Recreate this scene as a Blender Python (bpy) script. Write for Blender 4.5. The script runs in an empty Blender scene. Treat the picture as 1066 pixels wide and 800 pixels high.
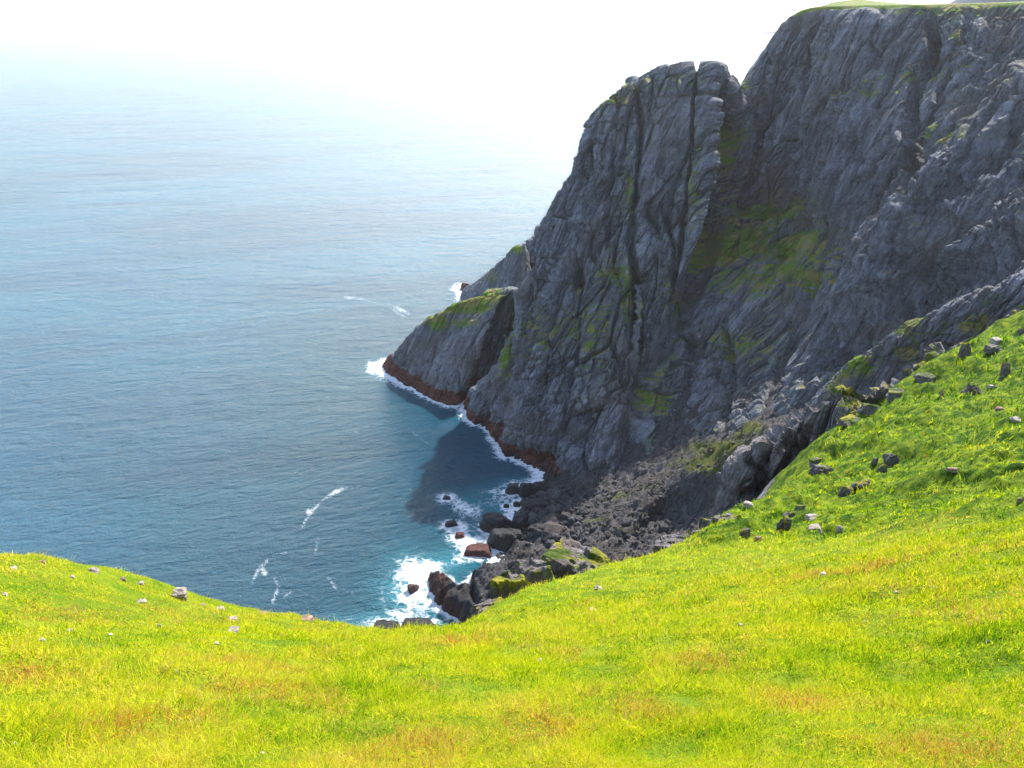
import bpy, math, random
import numpy as np
from mathutils import Vector, Matrix
from mathutils.bvhtree import BVHTree
from mathutils.kdtree import KDTree

random.seed(7)
rng = np.random.default_rng(11)
SC = bpy.context.scene
COL = SC.collection
R = math.radians

# ------------------------------------------------------------------ camera
H, PITCH, F = 120.0, R(25.0), 836.0
CP, SP = math.cos(PITCH), math.sin(PITCH)
CAM = np.array([0.0, 0.0, H])


def ray(u, v):
    r, d = (u - 533.0) / F, (v - 400.0) / F
    return np.array([r, CP - d * SP, -SP - d * CP])


def PY(u, v, y):          # photo direction (u, v) at ground distance y
    d = ray(u, v)
    return CAM + d * (y / d[1])


def PZ(u, v, z):          # photo direction (u, v) at height z
    d = ray(u, v)
    return CAM + d * ((z - H) / d[2])


def project(P):
    Q = P - CAM
    f = np.maximum(Q[..., 1] * CP - Q[..., 2] * SP, 1e-3)
    up = Q[..., 1] * SP + Q[..., 2] * CP
    return 533 + F * Q[..., 0] / f, 400 - F * up / f


cam_d = bpy.data.cameras.new('camera')
cam_o = bpy.data.objects.new('camera', cam_d)
COL.objects.link(cam_o)
cam_o.location = (0, 0, H)
cam_o.rotation_euler = (R(90) - PITCH, 0, 0)
cam_d.sensor_fit = 'HORIZONTAL'
cam_d.angle = 2 * math.atan(533 / F)
cam_d.clip_start, cam_d.clip_end = 0.1, 40000
SC.camera = cam_o

# ------------------------------------------------------------------ noise


def _h(ix, iy, iz, seed):
    n = (ix.astype(np.int64) * 374761393 + iy.astype(np.int64) * 668265263 +
         iz.astype(np.int64) * 2147483647 // 3 + seed * 974634777) & 0xFFFFFFFF
    n = ((n ^ (n >> 13)) * 1274126177) & 0xFFFFFFFF
    n = ((n ^ (n >> 16)) * 2246822519) & 0xFFFFFFFF
    n = n ^ (n >> 15)
    return n


def _r(ix, iy, iz, seed):
    return (_h(ix, iy, iz, seed) & 0xFFFFFF) / float(0xFFFFFF)


def vnoise(p, seed=0):
    i = np.floor(p).astype(np.int64)
    f = p - i
    f = f * f * f * (f * (f * 6 - 15) + 10)
    out = 0
    for dx in (0, 1):
        wx = f[:, 0] if dx else 1 - f[:, 0]
        for dy in (0, 1):
            wy = f[:, 1] if dy else 1 - f[:, 1]
            for dz in (0, 1):
                wz = f[:, 2] if dz else 1 - f[:, 2]
                out = out + wx * wy * wz * _r(i[:, 0] + dx, i[:, 1] + dy, i[:, 2] + dz, seed)
    return out * 2 - 1


def fbm(p, octaves=4, seed=0, gain=0.5):
    a, s, out = 1.0, 0, 0
    q = np.array(p, dtype=float)
    for o in range(octaves):
        out = out + a * vnoise(q, seed + o * 17)
        s += a
        a *= gain
        q = q * 2.03 + 5.17
    return out / s


def facet(p, seed=0, tilt=0.9, joints=False):
    """blocky fracture field: each cell carries its own offset and its own tilted plane"""
    b = np.floor(p - 0.5).astype(np.int64)
    best = np.full(len(p), 1e9)
    second = np.full(len(p), 1e9)
    val = np.zeros(len(p))
    for dx in (0, 1):
        for dy in (0, 1):
            for dz in (0, 1):
                ix, iy, iz = b[:, 0] + dx, b[:, 1] + dy, b[:, 2] + dz
                cx = ix + 0.5 + 0.85 * (_r(ix, iy, iz, seed) - 0.5)
                cy = iy + 0.5 + 0.85 * (_r(ix, iy, iz, seed + 1) - 0.5)
                cz = iz + 0.5 + 0.85 * (_r(ix, iy, iz, seed + 2) - 0.5)
                ex, ey, ez = p[:, 0] - cx, p[:, 1] - cy, p[:, 2] - cz
                d = ex * ex + ey * ey + ez * ez
                h = (_r(ix, iy, iz, seed + 3) * 2 - 1) + tilt * (
                    ex * (_r(ix, iy, iz, seed + 4) * 2 - 1) + ey * (_r(ix, iy, iz, seed + 5) * 2 - 1) * 1.4 +
                    ez * (_r(ix, iy, iz, seed + 6) * 2 - 1))
                m = d < best
                second = np.where(m, best, np.minimum(second, d))
                best = np.where(m, d, best)
                val = np.where(m, h, val)
    if joints:
        return val, np.sqrt(second) - np.sqrt(best)
    return val


def sstep(a, b, x):
    t = np.clip((x - a) / (b - a), 0, 1)
    return t * t * (3 - 2 * t)


E1 = np.array([.50, .33, .80]); E1 /= np.linalg.norm(E1)
E3 = np.array([-.80, -.55, .45]); E3 -= E1 * (E3 @ E1); E3 /= np.linalg.norm(E3)
E2 = np.cross(E3, E1)
FAB = np.stack([E1, E2, E3])     # rock fabric: cleavage runs up to the right


def rock_tint(P, scale=1.0, seed=0):
    p = P + 1.3 * scale * np.stack([fbm(P / (12 * scale), 3, 91), fbm(P / (12 * scale), 3, 92), fbm(P / (12 * scale), 3, 93)], 1)
    ps = p + np.stack([.26 * p[:, 2] * sstep(80, 45, p[:, 0]), 0 * p[:, 0], 0 * p[:, 0]], 1)
    q = ps @ FAB.T
    return .5 * facet(q / (np.array([34, 8.5, 9]) * scale), 10 + seed, 0) + .6 * facet(q / (np.array([13, 3.0, 3.4]) * scale), 30 + seed, 0)


def rock_disp(P, amp=1.0, scale=1.0, seed=0):
    p = P + 1.3 * scale * np.stack([fbm(P / (12 * scale), 3, 91), fbm(P / (12 * scale), 3, 92), fbm(P / (12 * scale), 3, 93)], 1)
    ps = p + np.stack([.26 * p[:, 2] * sstep(80, 45, p[:, 0]), 0 * p[:, 0], 0 * p[:, 0]], 1)   # cleavage stands steeper in the stacks
    q = ps @ FAB.T
    d = 2.0 * fbm(P / (40 * scale), 3, 3 + seed)
    calm = .45 + .9 * sstep(-.25, .3, fbm(P / (22 * scale), 2, 97 + seed))     # smooth slabs beside shattered ground
    fv, fe = facet(q / (np.array([34, 8.5, 9]) * scale), 10 + seed, .9, True)
    d = d + 1.15 * fv - 1.7 * (1 - sstep(0, .13, fe))
    fv, fe = facet(q / (np.array([13, 3.0, 3.4]) * scale), 30 + seed, .9, True)
    d = d + calm * (.50 * fv - .85 * (1 - sstep(0, .14, fe)))
    fv, fe = facet(q / (np.array([42, 3.4, 4.0]) * scale), 60 + seed, .7, True)
    d = d + .62 * fv - .55 * (1 - sstep(0, .15, fe))
    d = d + calm * 0.36 * facet(q / (np.array([4.6, 1.25, 1.4]) * scale), 50 + seed)
    bed = p @ np.array([-.10, .05, 1.0])
    b2 = np.stack([p[:, 0] / 14, p[:, 1] / 14, bed / 1.7], 1) / scale
    d = d + calm * 0.42 * facet(b2, 70 + seed, 0.5)
    d = d + calm * 0.22 * fbm(q / (np.array([3.0, .9, .9]) * scale), 3, 80 + seed)
    return d * amp * scale

# ------------------------------------------------------------------ mesh helpers


def set_attr(me, name, arr):
    a = me.attributes.new(name, 'FLOAT', 'POINT')
    a.data.foreach_set('value', np.ascontiguousarray(arr, dtype=np.float32).ravel())


def raw_mesh(name, V, faces4=None, faces3=None, smooth=True):
    me = bpy.data.meshes.new(name)
    me.vertices.add(len(V))
    me.vertices.foreach_set('co', np.ascontiguousarray(V, dtype=np.float32).ravel())
    loops, starts, n = [], [], 0
    for fs in (faces4, faces3):
        if fs is not None and len(fs):
            loops.append(fs.ravel())
            starts.append(n + np.arange(len(fs)) * fs.shape[1])
            n += fs.size
    loops = np.concatenate(loops).astype(np.int32)
    starts = np.concatenate(starts).astype(np.int32)
    me.loops.add(len(loops))
    me.loops.foreach_set('vertex_index', loops)
    me.polygons.add(len(starts))
    me.polygons.foreach_set('loop_start', starts)
    me.update(calc_edges=True)
    me.polygons.foreach_set('use_smooth', np.full(len(starts), smooth))
    me.update()
    return me


def grid_faces(nr, nc):
    i = np.arange(nr * nc).reshape(nr, nc)
    return np.stack([i[:-1, :-1], i[:-1, 1:], i[1:, 1:], i[1:, :-1]], -1).reshape(-1, 4)


def link(name, me, mat, parent=None):
    o = bpy.data.objects.new(name, me)
    COL.objects.link(o)
    if mat is not None and len(me.materials) == 0:
        me.materials.append(mat)
    if parent:
        o.parent = parent
    return o


def structure(name, me, mat, label=None):
    o = link(name, me, mat)
    o['kind'] = 'structure'
    if label:
        o['label'] = label
    return o


def stuff(name, me, mat, label, cat):
    o = link(name, me, mat)
    o['kind'] = 'stuff'; o['label'] = label; o['category'] = cat
    return o


def tag(o, label, cat, group=None):
    o['label'] = label; o['category'] = cat
    if group:
        o['group'] = group
    return o


def grid_normals(P):
    du = np.gradient(P, axis=1)
    dv = np.gradient(P, axis=0)
    n = np.cross(du, dv)
    n /= np.maximum(np.linalg.norm(n, axis=2, keepdims=True), 1e-9)
    return n


def catmull(ctrl, counts, axis):
    C = np.moveaxis(np.asarray(ctrl, float), axis, 0)
    n = len(C)
    ext = np.concatenate([[2 * C[0] - C[1]], C, [2 * C[-1] - C[-2]]])
    out = []
    for k in range(n - 1):
        p0, p1, p2, p3 = ext[k:k + 4]
        # limit tangents so that short spans beside long ones do not overshoot
        m1, m2 = (p2 - p0) * .5, (p3 - p1) * .5
        L = np.linalg.norm(p2 - p1, axis=-1, keepdims=True) * 1.6 + 1e-6
        l1 = np.linalg.norm(m1, axis=-1, keepdims=True) + 1e-9
        l2 = np.linalg.norm(m2, axis=-1, keepdims=True) + 1e-9
        m1 = m1 * np.minimum(1, L / l1); m2 = m2 * np.minimum(1, L / l2)
        t = np.linspace(0, 1, counts[k], endpoint=(k == n - 2))
        t = t.reshape((-1,) + (1,) * p1.ndim)
        h = (2 * t**3 - 3 * t**2 + 1) * p1 + (t**3 - 2 * t**2 + t) * m1 + (-2 * t**3 + 3 * t**2) * p2 + (t**3 - t**2) * m2
        out.append(h)
    return np.moveaxis(np.concatenate(out), 0, axis)


LOFT_ROWS = []


def loft(ctrl, res=1.0, back_cols=0, cap=140):
    """control net [rows][cols][3] -> dense grid, about `res` samples per photo pixel"""
    ctrl = np.asarray(ctrl, float)
    u, v = project(ctrl)
    dc = np.hypot(np.diff(u, axis=1), np.diff(v, axis=1)).max(0)
    dr = np.hypot(np.diff(u, axis=0), np.diff(v, axis=0)).max(1)
    cc = [int(np.clip(x * res, 6, cap)) for x in dc]
    cr = [int(np.clip(x * res, 5, cap)) for x in dr]
    for k in range(back_cols):
        cc[k] = min(cc[k], 24)
    LOFT_ROWS[:] = cr
    G = catmull(ctrl, cr, 0)
    return catmull(G, cc, 1)


def seg_dist(X, Y, pts):
    """distance to a polyline, position along it (0..1) and the signed side"""
    best = np.full(X.shape, 1e9); along = np.zeros(X.shape); side = np.ones(X.shape)
    ntot = len(pts) - 1
    for k in range(ntot):
        ax, ay = pts[k][:2]; bx, by = pts[k + 1][:2]
        dx, dy = bx - ax, by - ay
        t = np.clip(((X - ax) * dx + (Y - ay) * dy) / (dx * dx + dy * dy + 1e-12), 0, 1)
        ex, ey = X - ax - t * dx, Y - ay - t * dy
        d = np.hypot(ex, ey)
        m = d < best
        best = np.where(m, d, best)
        along = np.where(m, (k + t) / ntot, along)
        side = np.where(m, np.where(dx * ey - dy * ex > 0, 1.0, -1.0), side)
    return best, along, side


def blobs(u, v, lst):
    out = 0
    for (cu, cv, ru, rv, a) in lst:
        out = np.maximum(out, a * np.exp(-((u - cu) / ru)**2 - ((v - cv) / rv)**2))
    return out

# ------------------------------------------------------------------ materials


class NT:
    def __init__(self, name):
        self.m = bpy.data.materials.new(name)
        self.m.use_nodes = True
        self.t = self.m.node_tree
        self.t.nodes.clear()
        self.out = self.t.nodes.new('ShaderNodeOutputMaterial')

    def n(self, kind, **kw):
        nd = self.t.nodes.new('ShaderNode' + kind)
        for k, val in kw.items():
            setattr(nd, k, val)
        return nd

    def set(self, sock, val):
        if hasattr(val, 'is_output'):
            self.t.links.new(val, sock)
        else:
            sock.default_value = val

    def math(self, op, a, b=0.0, c=None, clamp=False):
        nd = self.n('Math', operation=op, use_clamp=clamp)
        self.set(nd.inputs[0], a); self.set(nd.inputs[1], b)
        if c is not None:
            self.set(nd.inputs[2], c)
        return nd.outputs[0]

    def attr(self, name):
        return self.n('Attribute', attribute_name=name).outputs['Fac']

    def pos(self):
        return self.n('NewGeometry').outputs['Position']

    def noise(self, vec, scale, detail=4, rough=0.55, dist=0.0):
        nd = self.n('TexNoise')
        self.set(nd.inputs['Vector'], vec)
        nd.inputs['Scale'].default_value = scale
        nd.inputs['Detail'].default_value = detail
        nd.inputs['Roughness'].default_value = rough
        nd.inputs['Distortion'].default_value = dist
        return nd.outputs['Fac']

    def ramp(self, fac, stops, interp='LINEAR'):
        nd = self.n('ValToRGB')
        self.set(nd.inputs[0], fac)
        cr = nd.color_ramp
        cr.interpolation = interp
        while len(cr.elements) < len(stops):
            cr.elements.new(0.5)
        for e, (p, c) in zip(cr.elements, stops):
            e.position = p
            e.color = (*c, 1) if len(c) == 3 else c
        return nd.outputs[0]

    def mix(self, fac, a, b):
        nd = self.n('Mix', data_type='RGBA')
        self.set(nd.inputs[0], fac)
        for s, val in ((nd.inputs[6], a), (nd.inputs[7], b)):
            if isinstance(val, tuple) and len(val) == 3:
                val = (*val, 1)
            self.set(s, val)
        return nd.outputs[2]

    def smooth(self, x, a, b):
        nd = self.n('MapRange', interpolation_type='SMOOTHSTEP')
        self.set(nd.inputs[0], x)
        nd.inputs[1].default_value, nd.inputs[2].default_value = a, b
        return nd.outputs[0]

    def scaled(self, vec, s):
        nd = self.n('VectorMath', operation='MULTIPLY')
        self.set(nd.inputs[0], vec)
        nd.inputs[1].default_value = s
        return nd.outputs[0]

    def dot(self, vec, d):
        nd = self.n('VectorMath', operation='DOT_PRODUCT')
        self.set(nd.inputs[0], vec)
        nd.inputs[1].default_value = tuple(d)
        return nd.outputs['Value']

    def fabric(self, vec, l):
        nd = self.n('CombineXYZ')
        for k, e in enumerate((E1, E2, E3)):
            self.set(nd.inputs[k], self.dot(vec, e / l[k]))
        return nd.outputs[0]

    def bump(self, h, strength, dist, normal=None):
        nd = self.n('Bump')
        self.set(nd.inputs['Height'], h)
        nd.inputs['Strength'].default_value = strength
        nd.inputs['Distance'].default_value = dist
        if normal is not None:
            self.set(nd.inputs['Normal'], normal)
        return nd.outputs[0]

    def principled(self, color, rough=0.9, normal=None, spec=0.3, ior=1.45):
        nd = self.n('BsdfPrincipled')
        self.set(nd.inputs['Base Color'], color if not isinstance(color, tuple) else (*color[:3], 1))
        self.set(nd.inputs['Roughness'], rough)
        nd.inputs['Specular IOR Level'].default_value = spec
        nd.inputs['IOR'].default_value = ior
        if normal is not None:
            self.set(nd.inputs['Normal'], normal)
        return nd.outputs[0]

    def done(self, shader):
        self.t.links.new(shader, self.out.inputs['Surface'])
        return self.m


def rock_material(name, dark, mid, light, veg_a, veg_b, red=(.24, .075, .050), scale=1.0):
    k = NT(name)
    p = k.pos()
    f1 = k.fabric(p, (4.6 * scale, 1.3 * scale, 1.5 * scale))
    f2 = k.fabric(p, (.95 * scale, .30 * scale, .36 * scale))
    n1 = k.noise(f1, 1.0, 6, .62, .4)
    n2 = k.noise(f2, 1.0, 5, .65, .3)
    n3 = k.noise(p, .05 / scale, 4, .6)
    bed = k.noise(k.scaled(p, (.10 / scale, .10 / scale, .65 / scale)), 1.0, 6, .65, .8)
    tone = k.math('ADD', k.math('MULTIPLY', n1, .48), k.math('MULTIPLY', n2, .34))
    tone = k.math('ADD', tone, k.math('MULTIPLY', bed, .18))
    c = k.ramp(tone, [(.37, dark), (.50, mid), (.63, light)])
    c = k.mix(k.smooth(n3, .45, .68), c, k.mix(.6, c, (mid[0] * 1.15, mid[1] * .92, mid[2] * .72)))
    tn = k.n('VectorMath', operation='SCALE')
    k.set(tn.inputs[0], c)
    k.set(tn.inputs['Scale'], k.math('ADD', 1.0, k.math('MULTIPLY', k.attr('tint'), .38)))
    c = tn.outputs[0]
    # pale streaks of quartz and lichen
    q = k.smooth(k.noise(k.fabric(p, (5 * scale, 1.2 * scale, 1.2 * scale)), 1.7, 5, .7, .6), .69, .78)
    c = k.mix(k.math('MULTIPLY', q, .55), c, (.30, .28, .27))
    vn = k.noise(p, .75 / scale, 9, .78)
    va = k.attr('veg')
    vm = k.smooth(k.math('ADD', va, k.math('MULTIPLY', k.math('SUBTRACT', vn, .5), 1.9)), .36, .60)
    vc = k.mix(k.smooth(k.noise(p, .23 / scale, 3, .5), .42, .60), veg_a, veg_b)
    c = k.mix(vm, c, vc)
    ra = k.attr('red')
    rm = k.smooth(k.math('ADD', ra, k.math('MULTIPLY', k.math('SUBTRACT', vn, .5), .7)), .40, .60)
    rc = k.mix(k.smooth(vn, .4, .6), red, (red[0] * .4, red[1] * .55, red[2] * .6))
    c = k.mix(rm, c, rc)
    wet = k.attr('wet')
    c = k.mix(k.math('MULTIPLY', wet, .72), c, (.008, .008, .010))
    hgt = k.math('ADD', k.math('ADD', k.math('MULTIPLY', n1, 1.2), k.math('MULTIPLY', n2, .55)), k.math('MULTIPLY', bed, .25))
    nb = k.bump(hgt, 1.0, 1.5 * scale)
    rough = k.math('SUBTRACT', .88, k.math('MULTIPLY', wet, .35))
    return k.done(k.principled(c, rough, nb, .25))


M_cliff = rock_material('cliff rock', (.038, .040, .047), (.158, .162, .180), (.310, .312, .332), (.135, .215, .016), (.260, .225, .060))
M_near = rock_material('near rock', (.050, .044, .044), (.165, .145, .142), (.33, .30, .29), (.075, .11, .008), (.32, .28, .02), scale=.35)
M_scree = rock_material('boulder rock', (.022, .021, .023), (.072, .067, .069), (.150, .140, .140), (.075, .095, .012), (.105, .100, .022), scale=.45)  # rock colour kept dark to stand in for shade over the cove


def stone_material(name, a, b, c):
    k = NT(name)
    p = k.pos()
    n1 = k.noise(p, 9, 5, .65)
    n2 = k.noise(k.scaled(p, (6, 6, 30)), 1, 4, .6)
    col = k.ramp(k.math('ADD', k.math('MULTIPLY', n1, .6), k.math('MULTIPLY', n2, .4)), [(.36, a), (.5, b), (.64, c)])
    lich = k.smooth(k.noise(p, 22, 3, .6), .62, .68)
    col = k.mix(k.math('MULTIPLY', lich, .5), col, (.34, .29, .10))
    return k.done(k.principled(col, .9, k.bump(n1, .8, .03), .2))


M_stone_pale = stone_material('pale stone', (.15, .12, .10), (.27, .22, .19), (.42, .36, .33))
M_stone_white = stone_material('white stone', (.26, .24, .22), (.42, .39, .36), (.58, .55, .53))
M_stone_brown = stone_material('brown stone', (.10, .06, .045), (.22, .14, .10), (.36, .26, .19))
M_stone_dark = stone_material('dark stone', (.05, .042, .042), (.13, .115, .115), (.25, .225, .22))


def grass_ground_material():
    k = NT('turf')
    p = k.pos()
    g = k.attr('lush')
    fine = k.noise(p, 14, 6, .7)
    mid = k.noise(p, 1.3, 5, .62)
    yel = k.mix(k.smooth(mid, .36, .66), (.085, .145, .004), (.19, .215, .008))
    grn = k.mix(k.smooth(mid, .36, .66), (.018, .055, .003), (.150, .195, .008))
    c = k.mix(g, yel, grn)
    c = k.mix(k.math('MULTIPLY', k.smooth(fine, .50, .34), .55), c, (.030, .045, .006))
    soil = k.smooth(k.noise(p, .55, 5, .7), .66, .74)
    c = k.mix(k.math('MULTIPLY', soil, .55), c, (.10, .062, .020))
    rk = k.attr('rock')
    n2 = k.noise(k.fabric(p, (3, .6, .7)), 1.0, 6, .65, .3)
    rc = k.ramp(n2, [(.34, (.040, .036, .036)), (.5, (.13, .115, .112)), (.66, (.26, .24, .23))])
    rm = k.smooth(k.math('ADD', rk, k.math('MULTIPLY', k.math('SUBTRACT', mid, .5), .9)), .42, .58)
    c = k.mix(rm, c, rc)
    h = k.math('ADD', k.math('MULTIPLY', fine, .06), k.math('MULTIPLY', mid, .25))
    return k.done(k.principled(c, .95, k.bump(h, .9, 1.0), .1))


M_turf = grass_ground_material()


def blade_material():
    k = NT('grass blades')
    t = k.attr('tone')           # 0 lush green .. .5 yellow green .. 1 straw / rust
    c = k.ramp(t, [(0.0, (.040, .125, .004)), (.28, (.210, .370, .007)), (.52, (.52, .57, .010)),
                   (.74, (.66, .60, .016)), (.88, (.62, .45, .12)), (1.0, (.50, .12, .015))])
    d = k.n('BsdfDiffuse'); k.set(d.inputs[0], c)
    tr = k.n('BsdfTranslucent'); k.set(tr.inputs[0], c)
    mx = k.n('MixShader'); mx.inputs[0].default_value = .42
    k.t.links.new(d.outputs[0], mx.inputs[1]); k.t.links.new(tr.outputs[0], mx.inputs[2])
    return k.done(mx.outputs[0])


M_blade = blade_material()


def sea_material():
    k = NT('sea water')
    p = k.pos()
    foam, shal = k.attr('foam'), k.attr('shallow')
    rot = k.n('VectorRotate', rotation_type='Z_AXIS')
    k.set(rot.inputs['Vector'], p); rot.inputs['Angle'].default_value = R(-14)
    pr = rot.outputs[0]
    w1 = k.noise(k.scaled(pr, (.016, .040, .02)), 1.0, 3, .5, .4)
    w2 = k.noise(k.scaled(pr, (.085, .19, .1)), 1.0, 5, .62, .5)
    w3 = k.noise(k.scaled(pr, (.36, .72, .4)), 1.0, 5, .66, .3)
    w4 = k.noise(k.scaled(p, (1.3, 2.2, 1.)), 1.0, 4, .65)
    h = k.math('MULTIPLY', k.math('ADD', k.math('MULTIPLY', w1, 2.6), k.math('MULTIPLY', w2, 2.6)), k.attr('swell'))
    h = k.math('ADD', h, k.math('MULTIPLY', k.math('ADD', k.math('MULTIPLY', w3, 1.7), k.math('MULTIPLY', w4, .6)), k.attr('chop')))
    nb = k.bump(h, 1.0, 1.0)
    patch = k.noise(k.scaled(pr, (.004, .011, .01)), 1.0, 4, .55, .6)
    body_shade = k.mix(k.smooth(patch, .35, .65), (.002, .062, .118), (.004, .092, .155))
    body_shade = k.mix(k.attr('body_shade'), body_shade, k.mix(k.smooth(patch, .35, .65), (.001, .042, .076), (.002, .060, .098)))  # water colour darkened by the cove so the cast shadow shows less
    c = k.mix(k.math('MULTIPLY', shal, .9), body_shade, (.055, .30, .34))
    # foam: lace where the mask is weak, solid where it is strong
    vor = k.n('TexVoronoi', feature='DISTANCE_TO_EDGE')
    k.set(vor.inputs['Vector'], k.scaled(p, (1, 1, 1)))
    dist = k.n('VectorMath', operation='ADD')
    nz = k.n('TexNoise'); k.set(nz.inputs['Vector'], p); nz.inputs['Scale'].default_value = .45
    nz.inputs['Detail'].default_value = 5
    k.set(dist.inputs[0], p)
    sc = k.n('VectorMath', operation='SCALE'); k.set(sc.inputs[0], nz.outputs['Color']); sc.inputs['Scale'].default_value = 4.5
    k.set(dist.inputs[1], sc.outputs[0])
    k.set(vor.inputs['Vector'], dist.outputs[0]); vor.inputs['Scale'].default_value = .42
    lace = k.math('SUBTRACT', 1.0, k.smooth(vor.outputs['Distance'], .0, .30))
    fn = k.noise(p, .30, 6, .68, .5)
    fn2 = k.noise(p, 1.5, 4, .7)
    lvl = k.math('ADD', k.math('MULTIPLY', lace, .30), k.math('ADD', k.math('MULTIPLY', fn, .60), k.math('MULTIPLY', fn2, .42)))
    fm = k.math('MULTIPLY', k.smooth(k.math('ADD', foam, lvl), .98, 1.48), k.math('ADD', .62, k.math('MULTIPLY', foam, .45), None, True))
    lace2 = k.n('TexVoronoi', feature='DISTANCE_TO_EDGE'); k.set(lace2.inputs['Vector'], dist.outputs[0]); lace2.inputs['Scale'].default_value = .95
    st = k.math('ADD', k.attr('streak'), k.math('ADD', k.math('MULTIPLY', k.math('SUBTRACT', 1.0, k.smooth(lace2.outputs['Distance'], 0, .35)), .40), k.math('MULTIPLY', fn2, .9)))
    st = k.math('MULTIPLY', k.smooth(st, 1.10, 1.80), .70)
    fm = k.math('MAXIMUM', fm, st)
    c = k.mix(fm, c, (.86, .87, .88))
    rough = k.math('ADD', k.math('SUBTRACT', .13, k.math('MULTIPLY', k.attr('chop'), .01)), k.math('MULTIPLY', fm, .6))
    nd = k.principled(c, rough, nb, .5, 1.32)
    return k.done(nd)


M_sea = sea_material()


def plain(name, col, rough=.95):
    k = NT(name)
    n = k.noise(k.pos(), .01, 5, .6)
    c = k.mix(k.smooth(n, .35, .65), col, (col[0] * .7, col[1] * .72, col[2] * .75))
    return k.done(k.principled(c, rough, None, .1))

# ------------------------------------------------------------------ THE CLIFF
# control columns, each from the shore upwards: (photo u, photo v, distance y)


def col(us, vs, ys):
    return [PY(a, b, c) for a, b, c in zip(us, vs, ys)]


COLS = [
    col((487, 510, 538, 553, 584, 616, 648), (424, 365, 303, 255, 205, 128, 93), (239, 243, 247, 252, 257, 262, 266)),
    col((512, 535, 560, 582, 612, 640, 672), (456, 383, 318, 262, 203, 125, 78), (219, 227, 236, 243, 250, 257, 263)),
    col((540, 560, 580, 600, 630, 660, 694), (482, 402, 330, 268, 200, 130, 71), (203, 214, 226, 236, 246, 254, 261)),
    col((607, 638, 655, 664, 690, 708, 722), (504, 422, 352, 282, 207, 135, 70), (188, 205, 219, 230, 241, 251, 259)),
    col((650, 672, 702, 727, 745, 752, 754), (500, 420, 340, 270, 190, 120, 71), (184, 202, 216, 228, 239, 249, 257)),
    col((678, 684, 709, 736, 753, 759, 759), (497, 420, 340, 268, 190, 130, 92), (184, 206, 223, 238, 251, 262, 268)),
    col((700, 702, 724, 752, 765, 769, 772), (492, 418, 338, 262, 185, 132, 90), (182, 206, 224, 241, 256, 268, 277)),
    col((735, 738, 762, 787, 785, 789, 802), (472, 410, 330, 252, 180, 115, 46), (175, 198, 219, 244, 260, 274, 287)),
    col((754, 763, 785, 804, 802, 804, 815), (469, 405, 330, 257, 180, 108, 28), (167, 190, 213, 238, 258, 273, 286)),
    col((775, 790, 810, 822, 822, 828, 842), (466, 400, 330, 262, 180, 100, 12), (166, 187, 208, 232, 256, 272, 286)),
    col((832, 855, 868, 875, 882, 890, 900), (430, 380, 320, 250, 170, 90, 9), (158, 175, 192, 211, 235, 256, 275)),
    col((930, 950, 960, 970, 985, 1000, 1010), (385, 330, 270, 200, 130, 70, 7), (148, 162, 177, 194, 213, 231, 250)),
    col((1060, 1075, 1085, 1090, 1095, 1100, 1110), (340, 290, 235, 180, 120, 60, 4), (131, 143, 156, 171, 188, 204, 220)),
    col((1250,) * 7, (330, 280, 230, 175, 120, 60, 1), (120, 130, 140, 152, 165, 178, 190)),
    col((1560,) * 7, (310, 270, 220, 170, 115, 58, 0), (105, 113, 121, 130, 140, 150, 160)),
]
NC = len(COLS)
net = np.array(COLS)                       # [col][row][3]
net = np.moveaxis(net, 0, 1)               # [row][col][3]
low = net[0].copy(); low[:, 2] -= np.where(np.arange(NC) < 9, 9, 45); low += np.array([-1.5, -3, 0])
top = net[-1]
t1, t2, t3 = top.copy(), top.copy(), top.copy()
for c in range(NC):
    if c <= 8:     # the seaward stacks: their backs fall away to the sea
        t1[c] += (2, 6, -1.2); t2[c] += (8, 26, -26 + 8 * (c > 7)); t3[c] += (25, 90, -110)
    else:          # grass plateau
        t1[c] += (1.5, 4, 0.6); t2[c] += (11, 20, 1.0); t3[c] += (135, 240, 1.2)
net = np.concatenate([[low], net, [t1], [t2], [t3]])
b1, b2 = net[:, 0].copy(), net[:, 0].copy()
b1 += (14, 36, -4); b2 += (70, 120, -30)
net = np.concatenate([b2[:, None], b1[:, None], net], 1)
G = loft(net, 1.05, back_cols=2)
nr, ncol = G.shape[:2]
N = grid_normals(G)
gu, gv = project(G)
PF, NF = G.reshape(-1, 3), N.reshape(-1, 3)
if NF[(nr // 3) * ncol + ncol // 2] @ (CAM - PF[(nr // 3) * ncol + ncol // 2]) < 0:
    NF = -NF
disp = rock_disp(PF, 1.0, 1.0, 0)
r_top = sum(LOFT_ROWS[:7])                            # row of the skyline / plateau edge
rows = np.repeat(np.arange(nr), ncol)
disp *= 1 - .6 * sstep(r_top - 40, r_top - 4, rows)
U, V = gu.ravel(), gv.ravel()
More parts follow.
